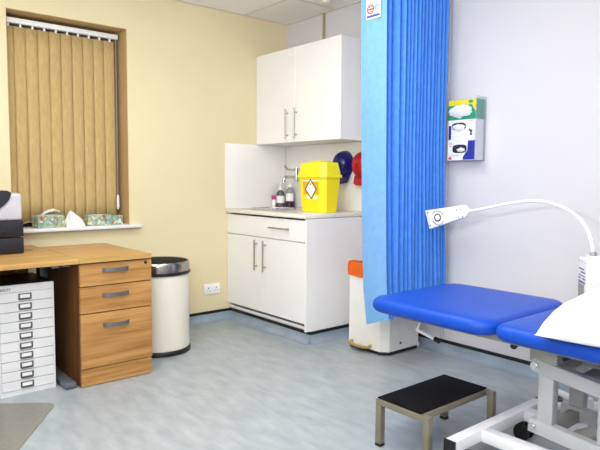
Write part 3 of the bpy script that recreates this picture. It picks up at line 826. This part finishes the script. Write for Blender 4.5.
# pillow
b = MB()
PXC, PYC, PA, PB, PH = -1.005, -3.25, .36, .24, .142
def pil(u, v, top):
    U, V = 2*u-1, 2*v-1
    e = max(0., (1-abs(U)**3.2))**.5*max(0., (1-abs(V)**3.2))**.5
    x = PXC+PA*U*(1-.07*(1-V*V)*abs(U)**3); y = PYC+PB*V*(1-.07*(1-U*U)*abs(V)**3)
    w = .012*noise.noise(Vector((U*2.2, V*2.2, 1.3)))+.006*noise.noise(Vector((U*5, V*5, 4)))
    a = math.radians(8)
    cr = 1-.045*(U*U*V*V)
    dx, dy = (x-PXC)*cr, (y-PYC)*cr
    x, y = PXC+dx*math.cos(a)-dy*math.sin(a), PYC+dx*math.sin(a)+dy*math.cos(a)
    z = .632+((PH-.012)*e+w*e if top else -.010*min(1, e*2.2))
    return (x, y, z)
b.grid(lambda u, v: pil(u, v, True), 40, 32)
b.grid(lambda u, v: pil(1-u, v, False), 40, 32)
bmesh.ops.remove_doubles(b.bm, verts=b.bm.verts, dist=1e-4)
tag(b.build('pillow', M['pillow'], angle=80), 'plump white pillow lying on the blue couch', 'pillow')

# ------------------------------------------------------------------ examination lamp
LX, LY = -.42, -2.845
r = thing('examination_lamp', 'white gooseneck examination lamp on a mobile stand behind couch', 'lamp', (LX, LY, 0))
for k in range(5):
    a = math.radians(57+72*k)
    d = Vector((math.cos(a), math.sin(a), 0))
    p = Vector((LX, LY, .065)); q = p+d*.25+Vector((0, 0, -.008))
    b = MB(); b.tube([p+d*.02, p+d*.14, q], .02, 12, [.024, .02, .015]); leg = b.build('leg', M['lamp_white'], r)
    b = MB(); w = Vector((-d.y, d.x, 0)); c = q-d*.012; c.z = .02; b.cyl(c-w*.012, c+w*.012, .02, seg=18); b.build('caster', M['grey_metal'], leg)
b = MB(); b.lathe([(.03, .045), (.034, .05), (.034, .09), (.024, .12), (.016, .125), (.001, .125)], (LX, LY, 0), 28); b.build('hub', M['lamp_white'], r)
b = MB(); b.cyl((LX, LY, .12), (LX, LY, .56), .014, seg=18); b.build('pole', M['lamp_white'], r)
n1 = Vector((-.65, .76, 0)).normalized(); ang = math.atan2(n1.y, n1.x)
mt = Matrix.Translation((LX+.005, LY-.0, 0)) @ Matrix.Rotation(ang, 4, 'Z')
b = MB(); b.box(-.05, .05, -.07, .07, .555, .79, .008, 3, mt); b.box(-.03, .03, -.035, .035, .79, .803, .006, 2, mt); hs = b.build('power_housing', M['lamp_white'], r)
b = MB()
for z0, z1, y0, y1 in ((.77, .775, -.045, -.037), (.77, .775, -.003, .005), (.77, .775, .037, .045), (.735, .742, -.05, .03), (.72, .727, -.02, .05), (.705, .71, -.05, .05), (.69, .698, -.05, -.02), (.69, .698, .01, .05), (.672, .682, -.05, .05), (.63, .67, -.05, -.042), (.63, .67, .03, .038)):
    b.box(.0503, .0508, y0, y1, z0, z1, 0, 2, mt)
b.build('panel_print', M['purple_ink'], hs)
b = MB(); b.box(.0504, .0512, -.045, .04, .6, .668, 0, 2, mt); b.build('rating_plate', M['couch_grey'], hs)
def smooth_path(P, n):
    out = []
    for i in range(len(P)-1):
        p0, p1, p2, p3 = P[max(i-1, 0)], P[i], P[i+1], P[min(i+2, len(P)-1)]
        for k in range(n):
            t = k/n
            out.append(.5*((2*p1)+(-p0+p2)*t+(2*p0-5*p1+4*p2-p3)*t*t+(-p0+3*p1-3*p2+p3)*t**3))
    out.append(P[-1]); return out
G = [(LY+.004, .803), (-2.829, .876), (-2.786, .9556), (-2.714, 1.0129), (-2.6175, 1.0444), (-2.5355, 1.0507), (-2.4122, 1.0363), (-2.2837, 1.0075), (-2.1657, .9833), (-2.13, .983)]
P = smooth_path([Vector((LX, y, z)) for y, z in G], 6)
b = MB(); b.tube(P, .009, 14, [.0095-.0025*i/len(P) for i in range(len(P))]); b.build('gooseneck', M['lamp_white'], r)
b = MB(); b.lathe([(.016, 0), (.017, .006), (.011, .02), (.001, .02)], (LX, LY+.002, .803), 18); b.build('neck_collar', M['couch_grey'], r)
quad = [(-2.126, 1.015), (-2.160, .992), (-2.160, .972), (-2.147, .952), (-1.899, .865), (-1.863, .973)]
b = MB()
def rq(x, k):
    cy = sum(p[0] for p in quad)/6; cz = sum(p[1] for p in quad)/6
    return [(x, cy+(y-cy)*k, cz+(z-cz)*k) for y, z in quad]
b.loft([rq(LX-.012, .97), rq(LX-.009, 1.), rq(LX+.014, 1.), rq(LX+.018, .96)]); hd = b.build('lamp_head', M['lamp_white'], r, angle=30)
HX = LX-.0123
b = MB(); b.lathe([(.023, 0), (.023, .003), (.018, .004), (.0175, .001)], (HX, -1.958, .936), 28, 'X'); b.build('lens_ring', M['black_plastic'], hd)
b = MB(); b.lathe([(.017, 0), (.016, .003), (.008, .005), (.001, .0055)], (HX, -1.958, .936), 24, 'X'); b.build('lens', M['lens'], hd)
b = MB()
uh = Vector((-2.126+1.863, 1.015-.973)).normalized()
for y, z in ((-1.885, .96), (-1.905, .885), (-2.085, .984), (-2.115, .988), (-2.098, .945), (-2.127, .95)):
    b.box(HX-.0006, HX+.0001, y-.004, y+.004, z-.003, z+.003)
b.build('screw_marks', M['black_ink'], hd)
b = MB()
for t in range(9):
    a = math.radians(30+15*t); b.box(HX-.0005, HX+.0001, -1.958+.04*math.cos(a)-.004, -1.958+.04*math.cos(a)+.004, .938+.036*math.sin(a)-.0025, .938+.036*math.sin(a)+.0025)
b.build('ring_print', M['purple_ink'], hd)
b2 = MB()
for t in range(9):
    a = math.radians(210+15*t); b2.box(HX-.0005, HX+.0001, -1.962+.04*math.cos(a)-.004, -1.962+.04*math.cos(a)+.004, .934+.04*math.sin(a)-.003, .934+.04*math.sin(a)+.003)
b2.build('ring_print', M['purple_ink'], hd)

# ------------------------------------------------------------------ step stool
r = thing('step_stool', 'low step stool with black rubber top and beige metal legs', 'stool', (-1.15, -2.51, 0))
SX0, SX1, SY0, SY1, SZ = -1.392, -.902, -2.655, -2.372, .212
b = MB()
b.box(SX0, SX0+.03, SY0+.03, SY1, SZ-.028, SZ-.003, .003); b.box(SX1-.03, SX1, SY0+.03, SY1, SZ-.028, SZ-.003, .003)
b.box(SX0+.03, SX1-.03, SY1-.03, SY1, SZ-.028, SZ-.003, .003); b.box(SX0+.03, SX1-.03, SY0+.035, SY0+.06, SZ-.028, SZ-.003, .003)
b.build('frame', M['stool_metal'], r)
b = MB(); b.box(SX0+.008, SX1-.008, SY0+.045, SY1-.004, SZ-.0025, SZ+.003, .0015); b.build('tread', M['stool_mat'], r)
for x0, y0 in ((SX0, SY1-.03), (SX1-.03, SY1-.03), (SX0, SY0), (SX1-.03, SY0)):
    b = MB()
    zt = SZ-.0285 if y0 > -2.5 else SZ-.003
    b.box(x0, x0+.03, y0, y0+.03, .012, zt, .003); lg = b.build('leg', M['stool_metal'], r)
    b = MB(); b.box(x0-.001, x0+.031, y0-.001, y0+.031, 0, .0118, .003); b.build('foot_cap', M['black_plastic'], lg)

# ------------------------------------------------------------------ ceiling sensor
r = thing('smoke_detector', 'round cream smoke detector on the ceiling by the cabinet', 'smoke detector', (-.25, -.77, CEIL-.04))
b = MB(); b.lathe([(.05, 0), (.05, -.012), (.042, -.018), (.001, -.018)], (-.25, -.77, CEIL-.001), 28); b.build('base', M['cream_enamel'], r)
b = MB(); b.lathe([(.036, -.0185), (.034, -.032), (.022, -.038), (.001, -.038)], (-.25, -.77, CEIL-.001), 28); b.build('sensor_dome', M['cream_enamel'], r)

# ------------------------------------------------------------------ lights: unseen area lights added at the ceiling above the frame
def area(name, x, y, sx, sy, power, col):
    l = bpy.data.lights.new(name, 'AREA'); l.shape = 'RECTANGLE'; l.size = sx; l.size_y = sy; l.energy = power; l.color = col
    o = bpy.data.objects.new(name, l); COL.objects.link(o); o.location = (x, y, CEIL-.012); return o
for x, y, p in ((-2.55, -1.52, 10), (-1.5, -1.75, 16), (-2.55, -3.32, 12), (-3.75, -2.72, 12), (-2.55, -4.8, 12)):
    area('ceiling_fill_light', x, y, .58, .58, p, (.98, .99, 1))
# added unseen fill light, turned up to bounce off the ceiling beside the camera
o = area('bounce_fill', -3.75, -3.45, .3, .3, 66, (.97, .985, 1))
o.location.z = 1.45; o.rotation_euler = Vector((.46, .08, .88)).to_track_quat('-Z', 'Y').to_euler()
# frontal fill added behind the camera, aimed at the far corner of the room
o = area('front_fill', -3.75, -4.5, .6, .6, 10, (.96, .985, 1))
o.location.z = 1.75; o.rotation_euler = (Vector((-.8, -.6, 1.6))-Vector((-3.75, -4.5, 1.75))).to_track_quat('-Z', 'Y').to_euler()
o.data.spread = math.radians(95)

w = bpy.data.worlds.new('World'); SC.world = w; w.use_nodes = True
w.node_tree.nodes['Background'].inputs[0].default_value = (.6, .7, .85, 1); w.node_tree.nodes['Background'].inputs[1].default_value = .3

# ------------------------------------------------------------------ camera
y, t, ro = math.radians(40.031), math.radians(4.405), math.radians(.395)
fw = Vector((math.sin(y)*math.cos(t), math.cos(y)*math.cos(t), -math.sin(t)))
rt = Vector((math.cos(y), -math.sin(y), 0)); up = rt.cross(fw)
r2 = rt*math.cos(ro)+up*math.sin(ro); u2 = up*math.cos(ro)-rt*math.sin(ro)
cam = bpy.data.cameras.new('camera'); co = bpy.data.objects.new('camera', cam); COL.objects.link(co)
mw = Matrix((r2, u2, -fw)).transposed().to_4x4(); mw.translation = (-3.241, -4.056, 1.15)
co.matrix_world = mw
cam.sensor_width = 36; cam.lens = 587.513/600*36; cam.clip_start = .05
SC.camera = co
SC.view_settings.view_transform = 'Standard'
try: SC.view_settings.look = 'None'
except Exception: pass
SC.view_settings.gamma = 1; SC.view_settings.use_curve_mapping = False
SC.view_settings.exposure = .22
